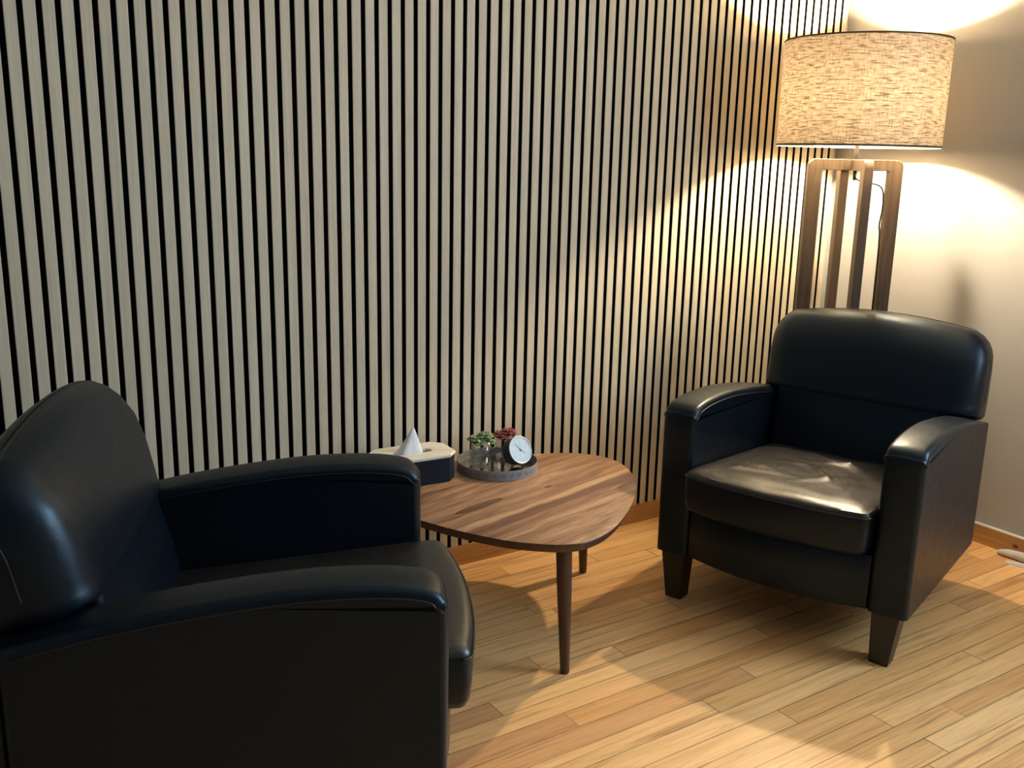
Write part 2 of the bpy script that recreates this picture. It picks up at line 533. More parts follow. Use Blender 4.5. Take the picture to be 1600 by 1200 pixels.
# slatted panelling: 40 mm pitch, 27 mm slats
PITCH, SLAT = 0.04, 0.027
bm = bmesh.new()
XE = -0.0318
ns = int((XE - RX0) / PITCH)
for i in range(ns):
    x1 = XE - i * PITCH; x0 = x1 - SLAT
    c = 0.0012
    prof = [(x0, 0.0108), (x0, c), (x0 + c, 0.0), (x1 - c, 0.0), (x1, c), (x1, 0.0108)]
    lo = [bm.verts.new((x, y, 0.070)) for x, y in prof]
    hi = [bm.verts.new((x, y, ZC)) for x, y in prof]
    for k in range(len(prof)):
        j = (k + 1) % len(prof)
        bm.faces.new((lo[k], lo[j], hi[j], hi[k]))
    bm.faces.new(lo[::-1]); bm.faces.new(hi)
tr = tag(link('trim_1', bm, M_SLAT), 'pale oak vertical slats of the acoustic wall panelling', kind='structure')
tr.data.materials.append(M_FELT)
for p in tr.data.polygons:
    if abs(p.normal.x) > 0.95: p.material_index = 1
bm = bmesh.new(); box(bm, RX0, XE, 0.0109, 0.02, 0.070, ZC)
tag(link('trim_2', bm, M_FELT), 'black felt backing seen between the slats', kind='structure')

bm = bmesh.new(); box(bm, RX0, -0.0145, -0.002, 0.02, 0, 0.0695)
o = tag(link('baseboard_back', bm, M_BASE), 'oak baseboard under the slats', kind='structure')
bm = bmesh.new(); box(bm, -0.0145, 0.0, RY0, 0.02, 0, 0.066)
o = tag(link('baseboard_right', bm, M_BASE), 'knotty oak baseboard along the white wall', kind='structure')
bm = bmesh.new(); box(bm, -0.0150, 0.0, RY0, 0.02, 0.066, 0.0705)  # added strip: its white stands for lamplight on the wooden top edge
tag(link('trim_3', bm, M_WHITE), 'thin white strip standing for the lamp-lit top edge of the right baseboard', kind='structure')

# ------------------------------------------------------------------ armchairs  (local: x = viewer's right when facing it, y = backwards, z = up)
ARM_TOP = [(-0.002, 0.150), (-0.004, 0.35), (-0.004, 0.560), (0.003, 0.588), (0.018, 0.604), (0.045, 0.613), (0.10, 0.620),
           (0.18, 0.622), (0.27, 0.618), (0.38, 0.606), (0.50, 0.588), (0.60, 0.568), (0.705, 0.542)]
AX0, AX1 = 0.268, 0.372
def arm_z(y):
    return interp(y, [(p[0], p[1]) for p in ARM_TOP[3:]])

def make_arm(sx, root):
    prof = [Vector((0, y, z)) for y, z in ARM_TOP[1:]]
    prof = catmull(prof, 5)
    prof = [Vector((0, -0.002, 0.150))] + prof + [Vector((0, 0.705, 0.150))]
    n = len(prof)
    R = 0.016
    cen = Vector((0, 0.33, 0.36))
    # cross stations over the width with rounded shoulders (inset normal to the profile)
    nrm = []
    for i in range(n):
        a = prof[i - 1] if i > 0 else prof[-1]
        b = prof[(i + 1) % n]
        t = (b - a).normalized()
        nv = Vector((0, -t.z, t.y))
        if nv.dot(prof[i] - cen) < 0: nv = -nv
        nrm.append(nv)
    st = []
    w = AX1 - AX0
    for k in range(6):
        a = math.pi / 2 * k / 5
        st.append((R * (1 - math.sin(a)), R * (1 - math.cos(a))))
    st = [(w_, i_) for i_, w_ in [(i, w_) for w_, i in [(s[1], s[0]) for s in st]]]
    sts = [(R * (1 - math.cos(math.pi / 2 * k / 5)), R * (1 - math.sin(math.pi / 2 * k / 5))) for k in range(6)]
    stations = [(AX0 + d, ins) for d, ins in sts] + [(AX0 + w / 2, -0.003)] + [(AX1 - d, ins) for d, ins in reversed(sts)]
    rings = []
    for x, ins in stations:
        ring = []
        ins_ = ins
        for i in range(n):
            ins = ins_
            p = prof[i]
            flat = ins is None
            if flat: ins = R
            q = p - nrm[i] * ins
            if flat and 0 < i < n - 1:
                q = cen + (q - cen) * 0.8
            elif i == 0 or i == n - 1:
                q = Vector((0, p.y + (ins if i == 0 else -ins) , p.z))
            ring.append((sx * x, q.y, q.z))
        rings.append(ring)
    bm = bmesh.new()
    loft(bm, rings)
    arm = link('armrest', bm, M_LEATHER, root)
    auto_smooth(arm, 45)
    flat_caps(arm)
    # stitched seam following both shoulders
    for nm, xx in (('seam', AX0 - 0.0004), ('seam', AX1 + 0.0004)):
        pts = []
        for i in range(8, n - 2):
            q = prof[i] - nrm[i] * 0.019
            pts.append((sx * xx, q.y, q.z))
        bm = bmesh.new(); tube(bm, pts, 0.0017, 6)
        link(nm, bm, M_THREAD, arm, True)
    return arm

def plan_ring(hw, yf, yb, rf, rb, bow, n_side=10, n_front=24, n_corner=7, ref=None):
    """closed plan outline, counter-clockwise from the front left"""
    pts = []
    rf = min(rf, (yb - yf) * 0.52)
    rb = min(rb, (yb - yf) * 0.36)
    rw = ref or hw
    def fy(x): return yf - bow * (1 - (x / rw) ** 2)
    # front edge, left to right
    for k in range(n_front + 1):
        x = -(hw - rf) + 2 * (hw - rf) * k / n_front
        pts.append((x, fy(x)))
    y0 = fy(hw - rf)
    for k in range(1, n_corner + 1):
        a = -math.pi / 2 + math.pi / 2 * k / n_corner
        pts.append((hw - rf + rf * math.cos(a), y0 + rf + rf * math.sin(a)))
    for k in range(1, n_side):
        pts.append((hw, y0 + rf + (yb - rb - y0 - rf) * k / n_side))
    for k in range(0, n_corner + 1):
        a = math.pi / 2 * k / n_corner
        pts.append((hw - rb + rb * math.cos(a), yb - rb + rb * math.sin(a)))
    for k in range(1, n_front):
        pts.append((hw - rb - 2 * (hw - rb) * k / n_front, yb))
    for k in range(0, n_corner + 1):
        a = math.pi / 2 + math.pi / 2 * k / n_corner
        pts.append((-hw + rb + rb * math.cos(a), yb - rb + rb * math.sin(a)))
    for k in range(1, n_side):
        pts.append((-hw, yb - rb - (yb - rb - y0 - rf) * k / n_side))
    for k in range(0, n_corner):
        a = math.pi + math.pi / 2 * k / n_corner
        pts.append((-hw + rf + rf * math.cos(a), y0 + rf + rf * math.sin(a)))
    return pts

def make_seat(root, worn, seed):
    rings = []
    hw, yf, yb = 0.264, -0.055, 0.59
    def ring(ins, z, tilt=0.0, top=False):
        r = plan_ring(hw - ins, yf + ins, yb - ins, max(0.022 - ins * 0.3, 0.010), 0.03, 0.028)
        return [(x, y, z - tilt * max(0, y)) for x, y in r]
    T = 0.09
    for ins, z, t in ((0.05, 0.306, 0), (0.024, 0.308, 0), (0.008, 0.318, 0), (0.002, 0.334, 0), (-0.001, 0.37, 0), (0.0, 0.412, T * .6),
                      (0.001, 0.424, T), (0.005, 0.433, T), (0.012, 0.4395, T), (0.022, 0.4435, T)):
        rings.append(ring(ins, z, t))
    last = rings[-1]
    cx, cy = 0.0, 0.26
    for k in range(1, 22):
        s = 1 - k / 22
        zc = 0.4435 + 0.012 * (1 - s * s)
        rg = []
        for (x, y, z) in last:
            X, Y = cx + (x - cx) * s, cy + (y - cy) * s
            rg.append((X, Y, zc - T * max(0, Y)))
        rings.append(rg)
    if worn:
        # soft creases pressed into the cushion
        rr = random.Random(seed)
        cre = []
        for k in range(9):
            a = rr.uniform(-0.9, 0.9); px = rr.uniform(-0.16, 0.14); py = rr.uniform(0.08, 0.42)
            cre.append((px, py, math.cos(a), math.sin(a), rr.uniform(0.05, 0.12), rr.uniform(0.005, 0.010), rr.uniform(0.008, 0.013)))
        out = []
        for ri, rg in enumerate(rings):
            if ri < 8: out.append(rg); continue
            ng = []
            for x, y, z in rg:
                dz = 0
                for px, py, ca, sa, L, h, w in cre:
                    u = (x - px) * ca + (y - py) * sa; v = -(x - px) * sa + (y - py) * ca + 0.6 * u * u
                    dz += h * math.exp(-(v / w) ** 2 - (u / L) ** 2)
                dz += 0.004 * noise.noise((x * 9, y * 9, seed))
                ng.append((x, y, z + dz - 0.004))
            out.append(ng)
        rings = out
    bm = bmesh.new()
    loft(bm, rings)
    seat = link('seat_cushion', bm, M_SEAT, root)
    seat.data.materials.append(M_LEATHER)
    for p in seat.data.polygons:
        if p.center.z < 0.419 - 0.07 * max(0, p.center.y): p.material_index = 1
    auto_smooth(seat, 50)
    bm = bmesh.new()
    rg = [(x, y, z) for x, y, z in ring(-0.0012, 0.421, T)]
    nfr = 24 + 8
    pts = [rg[i] for i in range(-7, nfr)]
    tube(bm, pts, 0.0026, 6)
    link('piping', bm, M_THREAD, seat, True)
    return seat

YF = [(0.30, 0.52), (0.38, 0.535), (0.46, 0.548), (0.55, 0.572), (0.62, 0.584), (0.69, 0.600), (0.745, 0.620), (0.785, 0.648), (0.806, 0.672), (0.818, 0.70)]
YB = [(0.30, 0.735), (0.55, 0.742), (0.75, 0.752), (0.785, 0.750), (0.806, 0.742), (0.818, 0.725)]
BX = 0.013
HW = [(0.55, 0.341), (0.70, 0.342), (0.745, 0.339), (0.772, 0.332), (0.79, 0.322), (0.806, 0.306), (0.818, 0.284)]
def make_back(root):
    bm = bmesh.new()
    # lower part, between the armrests
    loft(bm, [[(x, y, z) for x, y in plan_ring(0.262, interp(z, YF) + 0.0004, 0.735, 0.02, 0.01, 0.014, ref=0.36)]
              for z in (0.30, 0.34, 0.38, 0.42, 0.46, 0.505, 0.55, 0.60)])
    # upper part, resting on the armrests and overhanging them
    rings = []
    for hw, dz in ((0.320, 0.002), (0.334, 0.006), (0.340, 0.016)):
        rings.append([(x + BX, y, arm_z(y) + dz) for x, y in plan_ring(hw, 0.577, 0.742, 0.075, 0.025, 0.014, ref=0.36)])
    for z in (0.60, 0.62, 0.655, 0.69, 0.72, 0.745, 0.766, 0.785, 0.797, 0.806, 0.813, 0.818):
        k = max(0, min(1, (z - 0.7) / 0.1))
        rings.append([(x + BX, y, z + 0.027 * max(0, 1 - (x / 0.3) ** 2) * k) for x, y in
                      plan_ring(interp(z, HW), interp(z, YF), interp(z, YB), 0.085, 0.025 if z < .8 else .02, 0.014, ref=0.36)])
    last = rings[-1]
    cy = 0.714
    for q in (0.75, 0.45, 0.15):
        rings.append([(BX + (x - BX) * (0.94 + 0.06 * q), cy + (y - cy) * q, z + 0.003 * (1 - q)) for x, y, z in last])
    loft(bm, rings)
    back = link('backrest', bm, M_LEATHER, root)
    auto_smooth(back, 55)
    # seam where the front panel meets the side boxing
    from mathutils.bvhtree import BVHTree
    bb = bmesh.new(); bb.from_mesh(back.data)
    bvh = BVHTree.FromBMesh(bb)
    guide = [(0.40, interp(z, YF) + 0.090, z) for z in (0.60, 0.64, 0.68, 0.72)]
    guide += [(0.395, 0.694, 0.76), (0.372, 0.700, 0.80), (0.335, 0.703, 0.83), (0.29, 0.705, 0.85)]
    guide = guide + [(0.24, 0.706, 0.85), (0.16, 0.706, 0.856), (0.08, 0.706, 0.86), (0, 0.706, 0.86)]
    guide = guide + [(-x, y, z) for x, y, z in reversed(guide[:-1])]
    pts = []
    for p in catmull(guide, 5):
        q = Vector((p.x * 0.15, p.y, 0.68)) if p.z > 0.70 else Vector((0, p.y, p.z))
        h = bvh.ray_cast(p + (p - q).normalized() * 0.2, (q - p).normalized())[0]
        if h is not None: pts.append(h)
    for _ in range(2):
        pts = [pts[0]] + [(pts[i - 1] + pts[i] * 2 + pts[i + 1]) / 4 for i in range(1, len(pts) - 1)] + [pts[-1]]
    bb.free()
    bm = bmesh.new(); tube(bm, pts, 0.0017, 6)
    link('seam', bm, M_THREAD, back, True)
    return back

def make_armchair(loc, rz, seed, worn):
    root = empty('armchair', loc, rz)
    bm = bmesh.new()
    rings = []
    for ins, z in ((0.006, 0.1505), (0.0, 0.158), (0.0, 0.290), (0.006, 0.302)):
        rings.append([(x, y, z) for x, y in plan_ring(0.2675, 0.004 + ins, 0.70, 0.01, 0.01, 0.046)])
    loft(bm, rings)
    base = link('base', bm, M_LEATHER, root); auto_smooth(base, 45)
    bm = bmesh.new()
    box(bm, -0.366, 0.366, 0.7055, 0.734, 0.152, 0.530)
    bk = link('back_panel', bm, M_LEATHER, root); bevel_mod(bk, 0.008, 3)
    make_arm(-1, root); make_arm(1, root)
    make_seat(root, worn, seed)
    make_back(root)
    for sx in (-1, 1):
        for front in (True, False):
            bm = bmesh.new()
            if front:
                y0t, y1t, y0b, y1b = 0.004, 0.078, 0.012, 0.062
            else:
                y0t, y1t, y0b, y1b = 0.60, 0.66, 0.61, 0.66
            xt0, xt1, xb0, xb1 = (0.280, 0.354, 0.284, 0.336) if front else (0.200, 0.262, 0.205, 0.255)
            q = lambda x0, x1, y0, y1, z: [(sx * x0, y0, z), (sx * x1, y0, z), (sx * x1, y1, z), (sx * x0, y1, z)]
            loft(bm, [q(xb0, xb1, y0b, y1b, 0.0), q(xt0, xt1, y0t, y1t, 0.151)])
            lg = link('leg', bm, M_LEGBLK, root); bevel_mod(lg, 0.003, 2)
    return root

ch = make_armchair((-1.177, -0.836, 0), math.radians(-71.3), 5, True)
tag(ch, 'black leather armchair with creased shiny seat standing in front of the floor lamp', 'armchair', 'black leather armchairs')
ch = make_armchair((-2.320, -0.912, 0), math.radians(66.05), 11, False)
tag(ch, 'black leather armchair in the left foreground, cropped by the frame, facing the table', 'armchair', 'black leather armchairs')

# ------------------------------------------------------------------ side table
TZ = 0.385
OUT = [(-2.09, -0.446), (-2.055, -0.53), (-2.011, -0.613), (-1.962, -0.684), (-1.904, -0.739), (-1.861, -0.767), (-1.805, -0.781),
       (-1.719, -0.759), (-1.624, -0.704), (-1.515, -0.618), (-1.425, -0.527), (-1.36, -0.432), (-1.324, -0.334), (-1.332, -0.249),
       (-1.383, -0.181), (-1.443, -0.147), (-1.52, -0.118), (-1.66, -0.078), (-1.82, -0.052), (-1.97, -0.050), (-2.085, -0.085),
       (-2.143, -0.165), (-2.148, -0.265), (-2.125, -0.36)]
TC = Vector((-1.75, -0.38, 0))
table = empty('coffee_table', (TC.x, TC.y, 0))
ring = catmull([(x - TC.x, y - TC.y, 0) for x, y in OUT], 5, True)
bm = bmesh.new()
def tr_(s_in, z):
    out = []
    n = len(ring)
    for i, p in enumerate(ring):
        t = (ring[(i + 1) % n] - ring[i - 1]).normalized()
        nv = Vector((t.y, -t.x, 0))
        if nv.dot(p) < 0: nv = -nv
        q = p - nv * s_in
        out.append((q.x, q.y, z))
    return out
loft(bm, [tr_(0.016, TZ - 0.026), tr_(0.010, TZ - 0.025), tr_(0.001, TZ - 0.006), tr_(0.0, TZ - 0.003), tr_(0.001, TZ - 0.0008), tr_(0.003, TZ)])
top = link('table_top', bm, M_TOP, table)
top.data.materials.append(M_WALNUT)
for p in top.data.polygons:
    if p.normal.z < 0.75 : p.material_index = 1
auto_smooth(top, 40)
for (tx, ty), (bx, by) in (((-1.822, -0.712), (-1.812, -0.722)), ((-1.432, -0.285), (-1.388, -0.248)), ((-2.05, -0.21), (-2.085, -0.19))):
    bm = bmesh.new()
    a = Vector((tx - TC.x, ty - TC.y, TZ - 0.0262)); b = Vector((bx - TC.x, by - TC.y, 0.0))
    n = 20
    rings = []
    for t, r in ((1.0, 0.0105), (0.985, 0.0122), (0.7, 0.0150), (0.35, 0.0190), (0.05, 0.0205), (0.0, 0.0205)):
        c = a.lerp(b, t)
        rings.append([(c.x + r * math.cos(2 * math.pi * k / n), c.y + r * math.sin(2 * math.pi * k / n), c.z) for k in range(n)])
    loft(bm, rings)
    lg = link('leg', bm, M_WALNUT, table); auto_smooth(lg, 50)
tag(table, 'three-legged pebble-shaped coffee table with figured brown wood top between the armchairs', 'table')

# ------------------------------------------------------------------ tissue box
bx = empty('tissue_box', (-1.957, -0.149, TZ + 0.0005), math.radians(-4))
HX, HY = 0.120, 0.070
def octo(hx, hy, c):
    return [(-hx + c, -hy), (hx - c, -hy), (hx, -hy + c), (hx, hy - c), (hx - c, hy), (-hx + c, hy), (-hx, hy - c), (-hx, -hy + c)]
bm = bmesh.new()
loft(bm, [[(x, y, z) for x, y in octo(HX - 0.003, HY - 0.003, 0.028)] for z in (0.0, 0.0735)])
o = link('box_body', bm, plain('navy_black_lacquer', (0.008, 0.012, 0.022), 0.55, spec=0.22), bx); bevel_mod(o, 0.0015, 2)
# lid with an oval opening
M_LID = mat_wood('pale_birch', (0.74, 0.67, 0.54), (0.82, 0.76, 0.63), (0.87, 0.82, 0.70), axis='x', scale=2.0, rough=0.5)
def oct_ray(ang, hx, hy, c):
    d = Vector((math.cos(ang), math.sin(ang)))
    t = min(hx / max(1e-6, abs(d.x)), hy / max(1e-6, abs(d.y)), (hx + hy - c) / max(1e-6, abs(d.x) + abs(d.y)))
    return d * t
angs = set()
for k in range(64): angs.add(round(2 * math.pi * k / 64, 5))
for x, y in octo(HX, HY, 0.03): angs.add(round(math.atan2(y, x) % (2 * math.pi), 5))
angs = sorted(angs)
ORX, ORY = 0.060, 0.017
def oval(a):
    # slot with rounded ends, sampled by angle
    d = Vector((math.cos(a), math.sin(a)))
    lo, hi = 0, 0.2
    for _ in range(40):
        mid = (lo + hi) / 2; p = d * mid
        cx = max(-ORX + ORY, min(ORX - ORY, p.x))
        if (p - Vector((cx, 0))).length < ORY: lo = mid
        else: hi = mid
    return d * lo
bm = bmesh.new()
Z0, Z1 = 0.0737, 0.083
outer = [oct_ray(a, HX, HY, 0.03) for a in angs]
inner = [oval(a) for a in angs]
def rr_(pts, s, z): return [(p.x * s, p.y * s, z) for p in pts]
ring_list = [rr_(inner, 1, Z0), rr_(outer, 0.985, Z0), rr_(outer, 1.0, Z0 + 0.002), rr_(outer, 1.0, Z1 - 0.002), rr_(outer, 0.985, Z1), rr_(inner, 1.04, Z1), rr_(inner, 1.0, Z1 - 0.001), rr_(inner, 1, Z0)]
loft(bm, ring_list, False, False)
bmesh.ops.remove_doubles(bm, verts=bm.verts, dist=1e-6)
lid = link('lid', bm, M_LID, bx); auto_smooth(lid, 35)
tag(bx, 'dark tissue box with pale wooden lid on the coffee table by the left armchair', 'tissue box')

# tissue pulled through the slot: a pointed, folded sheet
t_ = NT('white_tissue')
t_.set(color=t_.ramp(t_.noise(t_.obj(), 60, 3), [(0.3, (0.76, 0.80, 0.86)), (0.7, (0.84, 0.87, 0.92))]), rough=0.85, spec=0.1)
t_.b.inputs['Subsurface Weight'].default_value = 0.0
tis = bmesh.new()
nu, nv = 26, 18
grid = []
for j in range(nv + 1):
    t = j / nv
    row = []
    for i in range(nu):
        a = 2 * math.pi * i / nu
        w = (1 - t) ** 0.95
        fold = 0.92 / (abs(math.cos(a + 0.5)) + abs(math.sin(a + 0.5))) * 1.25 + 0.07 * math.sin(5 * a + 3 * t)
        ex = 0.040 * w * fold; ey = 0.0165 * w * fold
        if t < 0.2:
            ex *= 0.92 + 0.4 * t
        cx = -0.004 + 0.006 * t
        row.append(tis.verts.new((cx + ex * math.cos(a) - 0.016 * (1 - t) * max(0, -math.cos(a)) * (1 - t), ey * math.sin(a) - 0.004 * t, 0.070 + 0.091 * t)))
    grid.append(row)
for j in range(nv):
    for i in range(nu):
        k = (i + 1) % nu
        tis.faces.new((grid[j][i], grid[j][k], grid[j + 1][k], grid[j + 1][i]))
bmesh.ops.remove_doubles(tis, verts=tis.verts, dist=1e-5)
to = link('tissue', tis, t_.m, None, True)
to.location = bx.location; to.rotation_euler = bx.rotation_euler
tag(to, 'white paper tissue sticking up to a point from the tissue box', 'tissue')

# ------------------------------------------------------------------ tray with mirror base
TRC = Vector((-1.688, -0.187, TZ + 0.0005))
tray = empty('tray', TRC)
TR = 0.122
bm = bmesh.new()
lathe(bm, [(TR - 0.0015, 0.0), (TR, 0.0), (TR, 0.029), (TR - 0.0015, 0.029), (TR - 0.0015, 0.0)], 96, cap0=False, cap1=False)
bmesh.ops.remove_doubles(bm, verts=bm.verts, dist=1e-6)
t_ = NT('pierced_grey_metal')
o_ = t_.obj(); x, y, z = t_.sep(o_)
ang = t_.math('ARCTAN2', y, x)
per = 2 * math.pi / 30
ph = t_.math('FRACT', t_.math('DIVIDE', ang, per))
du = t_.math('MULTIPLY', t_.math('SUBTRACT', ph, 0.5), per * TR)
dz = t_.math('SUBTRACT', z, 0.0145)
rad = t_.math('SQRT', t_.math('ADD', t_.math('MULTIPLY', du, du), t_.math('MULTIPLY', dz, dz)))
ringm = t_.math('LESS_THAN', t_.math('ABSOLUTE', t_.math('SUBTRACT', rad, 0.0046)), 0.0008)
du2 = t_.math('MULTIPLY', t_.math('SUBTRACT', t_.math('FRACT', t_.math('ADD', t_.math('DIVIDE', ang, per), 0.5)), 0.5), per * TR)
rad2 = t_.math('SQRT', t_.math('ADD', t_.math('MULTIPLY', du2, du2), t_.math('MULTIPLY', dz, dz)))
dot = t_.math('LESS_THAN', rad2, 0.0016)
msk = t_.math('MAXIMUM', ringm, dot)
n_ = t_.noise(o_, 90, 4, 0.6)
c_ = t_.ramp(n_, [(0.3, (0.22, 0.23, 0.245)), (0.7, (0.33, 0.34, 0.355))])
t_.set(color=t_.mix(msk, c_, (0.03, 0.03, 0.032)), rough=0.5, metal=0.25)
o = link('rim', bm, t_.m, tray); auto_smooth(o, 40)
bm = bmesh.new()
lathe(bm, [(TR - 0.0018, 0.0002), (TR - 0.0018, 0.003)], 96)
t_ = NT('antique_mirror')
n_ = t_.noise(t_.obj(), 130, 5, 0.7)
t_.set(color=t_.ramp(n_, [(0.3, (0.30, 0.24, 0.19)), (0.65, (0.72, 0.66, 0.60))]), rough=t_.ramp(n_, [(0.3, (0.22,) * 3), (0.7, (0.05,) * 3)]), metal=1.0)
o = link('mirror_base', bm, t_.m, tray)
tag(tray, 'round grey metal tray with a pierced rim and mirrored base on the coffee table', 'tray')

# ------------------------------------------------------------------ succulent glasses
M_GLASS = mat_glass('clear_glass', (0.93, 0.94, 0.93))
def leafy(name, seed, mat, cols_r, base_z, root):
    rr = random.Random(seed)
    parts = []
    for (cx, cy, cz, R) in cols_r:
        bm = bmesh.new()
        for layer, (cnt, tilt, L) in enumerate(((7, 0.25, R), (6, 0.7, R * 0.85), (4, 1.15, R * 0.6))):
            for k in range(cnt):
                a = 2 * math.pi * (k + 0.5 * layer) / cnt + rr.uniform(-.1, .1)
                d = Vector((math.cos(a) * math.cos(tilt), math.sin(a) * math.cos(tilt), math.sin(tilt)))
                side = Vector((-math.sin(a), math.cos(a), 0))
                up = side.cross(d) * -1
                c = Vector((cx, cy, cz))
                rings = []
                for t, w in ((0.0, 0.25), (0.3, 0.75), (0.6, 1.0), (0.85, 0.7), (1.0, 0.08)):
                    p = c + d * L * t
                    W = L * 0.42 * w; H = L * 0.20 * w
                    rings.append([p + side * (W * math.cos(q)) + up * (H * math.sin(q)) for q in [2 * math.pi * i / 8 for i in range(8)]])
                loft(bm, rings)
        parts.append(link('succulent', bm, mat, root, True))
    return parts
def glass_jar(loc, mat, seed, label, rosettes):
    root = empty('succulent_glass', loc)
    bm = bmesh.new()
    R = 0.031
    prof = [(0.0001, 0.0), (R * 0.80, 0.0), (R * 0.92, 0.003), (R, 0.018), (R * 1.02, 0.045), (R * 0.97, 0.078),
            (R * 0.97 - 0.0018, 0.078), (R * 1.02 - 0.002, 0.045), (R - 0.002, 0.018), (R * 0.86, 0.006), (0.0001, 0.006)]
    lathe(bm, prof, 40, cap0=False, cap1=False)
    bmesh.ops.remove_doubles(bm, verts=bm.verts, dist=2e-4)
    link('glass', bm, M_GLASS, root, True)
    leafy('succulent', seed, mat, rosettes, 0.0, root)
    tag(root, label, 'glass', 'glasses with succulents on the tray')
    return root
M_GREEN = plain('green_succulent', (0.16, 0.22, 0.11), 0.14, nscale=90, namt=0.5)
M_RED = plain('red_succulent', (0.25, 0.05, 0.045), 0.14, nscale=90, namt=0.5)
glass_jar((-1.722, -0.150, TRC.z + 0.0031), M_GREEN, 3, 'clear glass topped with green succulent leaves at the back of the tray',
          [(-0.017, 0.004, 0.080, 0.029), (0.010, -0.004, 0.088, 0.029), (0.019, 0.014, 0.083, 0.025), (0.024, -0.014, 0.071, 0.021), (-0.014, -0.016, 0.073, 0.023)])
glass_jar((-1.624, -0.131, TRC.z + 0.0031), M_RED, 8, 'clear glass topped with dark red succulent leaves behind the clock',
          [(-0.017, 0.004, 0.076, 0.027), (0.008, -0.004, 0.082, 0.029), (0.017, 0.010, 0.078, 0.025), (-0.013, -0.014, 0.071, 0.022)])

# ------------------------------------------------------------------ round clock leaning in the tray
CR = 0.0425
clock = empty('clock', (0, 0, 0))
rv = Vector((0.83411135, -0.55115202, 0.0)); fv = Vector((0.54, 0.81, 0.0)).normalized()
n3 = (rv.normalized() * 0.60 - fv * 0.72 + Vector((0, 0, 0.42))).normalized()
xz = Vector((0, 0, 1)).cross(n3).normalized()
yz = n3.cross(xz).normalized()
cc = Vector((-1.630, -0.225, 0))
cc.z = TRC.z + 0.0035 + CR * yz.z + 0.042 * abs(n3.z)
clock.matrix_world = Matrix(((xz.x, yz.x, n3.x, cc.x), (xz.y, yz.y, n3.y, cc.y), (xz.z, yz.z, n3.z, cc.z), (0, 0, 0, 1)))
bm = bmesh.new()
lathe(bm, [(0.0001, -0.042), (CR - 0.006, -0.042), (CR - 0.002, -0.038), (CR, -0.004), (CR - 0.001, -0.0005)], 64, cap0=False)
o = link('case', bm, plain('dark_grey_case', (0.028, 0.032, 0.036), 0.5), clock); auto_smooth(o, 40)
bm = bmesh.new()
lathe(bm, [(CR - 0.0035, -0.0004), (CR + 0.0002, -0.001), (CR + 0.0003, 0.001), (CR - 0.001, 0.0026), (CR - 0.003, 0.0024), (CR - 0.0036, 0.0004)], 64, cap0=False, cap1=False)
o = link('bezel', bm, plain('satin_silver', (0.70, 0.71, 0.72), 0.28, metal=0.6), clock, True)
bm = bmesh.new()
lathe(bm, [(0.0001, 0.0), (CR - 0.0036, 0.0), (CR - 0.0036, 0.0006), (0.0001, 0.0006)], 64, cap0=False, cap1=False)
dl = NT('sky_tinted_dial'); dl.set(color=dl.ramp(dl.noise(dl.obj(), 30, 2), [(0.3, (0.56, 0.70, 0.86)), (0.7, (0.64, 0.77, 0.90))]), rough=0.10, spec=0.28)  # sky reflection put into the dial's base colour as pale blue
dial = link('dial', bm, dl.m, clock)
M_HAND = plain('grey_hand', (0.10, 0.12, 0.13), 0.4)
bm = bmesh.new()
for k in range(12):
    a = 2 * math.pi * k / 12
    d = Vector((math.cos(a), math.sin(a), 0)); s = Vector((-d.y, d.x, 0)) * 0.0004
    v = [bm.verts.new(d * r + s * q + Vector((0, 0, 0.0008))) for r, q in ((0.031, -1), (0.035, -1), (0.035, 1), (0.031, 1))]
    bm.faces.new(v)
link('hour_marks', bm, M_HAND, dial)
def hand(ang, L, w, back=0.006):
    bm = bmesh.new()
    d = Vector((math.sin(ang), math.cos(ang), 0)); s = Vector((d.y, -d.x, 0))
    rings = [[d * -back + s * w + Vector((0, 0, z)) for z in (0.0011, 0.0015)] + [d * -back - s * w + Vector((0, 0, z)) for z in (0.0015, 0.0011)],
             [d * L + s * w * .5 + Vector((0, 0, z)) for z in (0.0011, 0.0015)] + [d * L - s * w * .5 + Vector((0, 0, z)) for z in (0.0015, 0.0011)]]
    loft(bm, rings)
    return bm
link('minute_hand', hand(math.radians(-36), 0.026, 0.0007), M_HAND, clock)
link('hour_hand', hand(math.radians(128), 0.018, 0.0010), M_HAND, clock)
link('second_hand', hand(math.radians(8), 0.024, 0.0003), plain('pale_hand', (0.35, 0.38, 0.40), 0.4), clock)
bm = bmesh.new(); lathe(bm, [(0.0026, 0.0009), (0.0026, 0.0024), (0.0018, 0.0028)], 24)
link('hub', bm, M_HAND, clock, True)
tag(clock, 'small round clock with its face tinted for the blue sky reflection leaning back in the tray', 'clock')

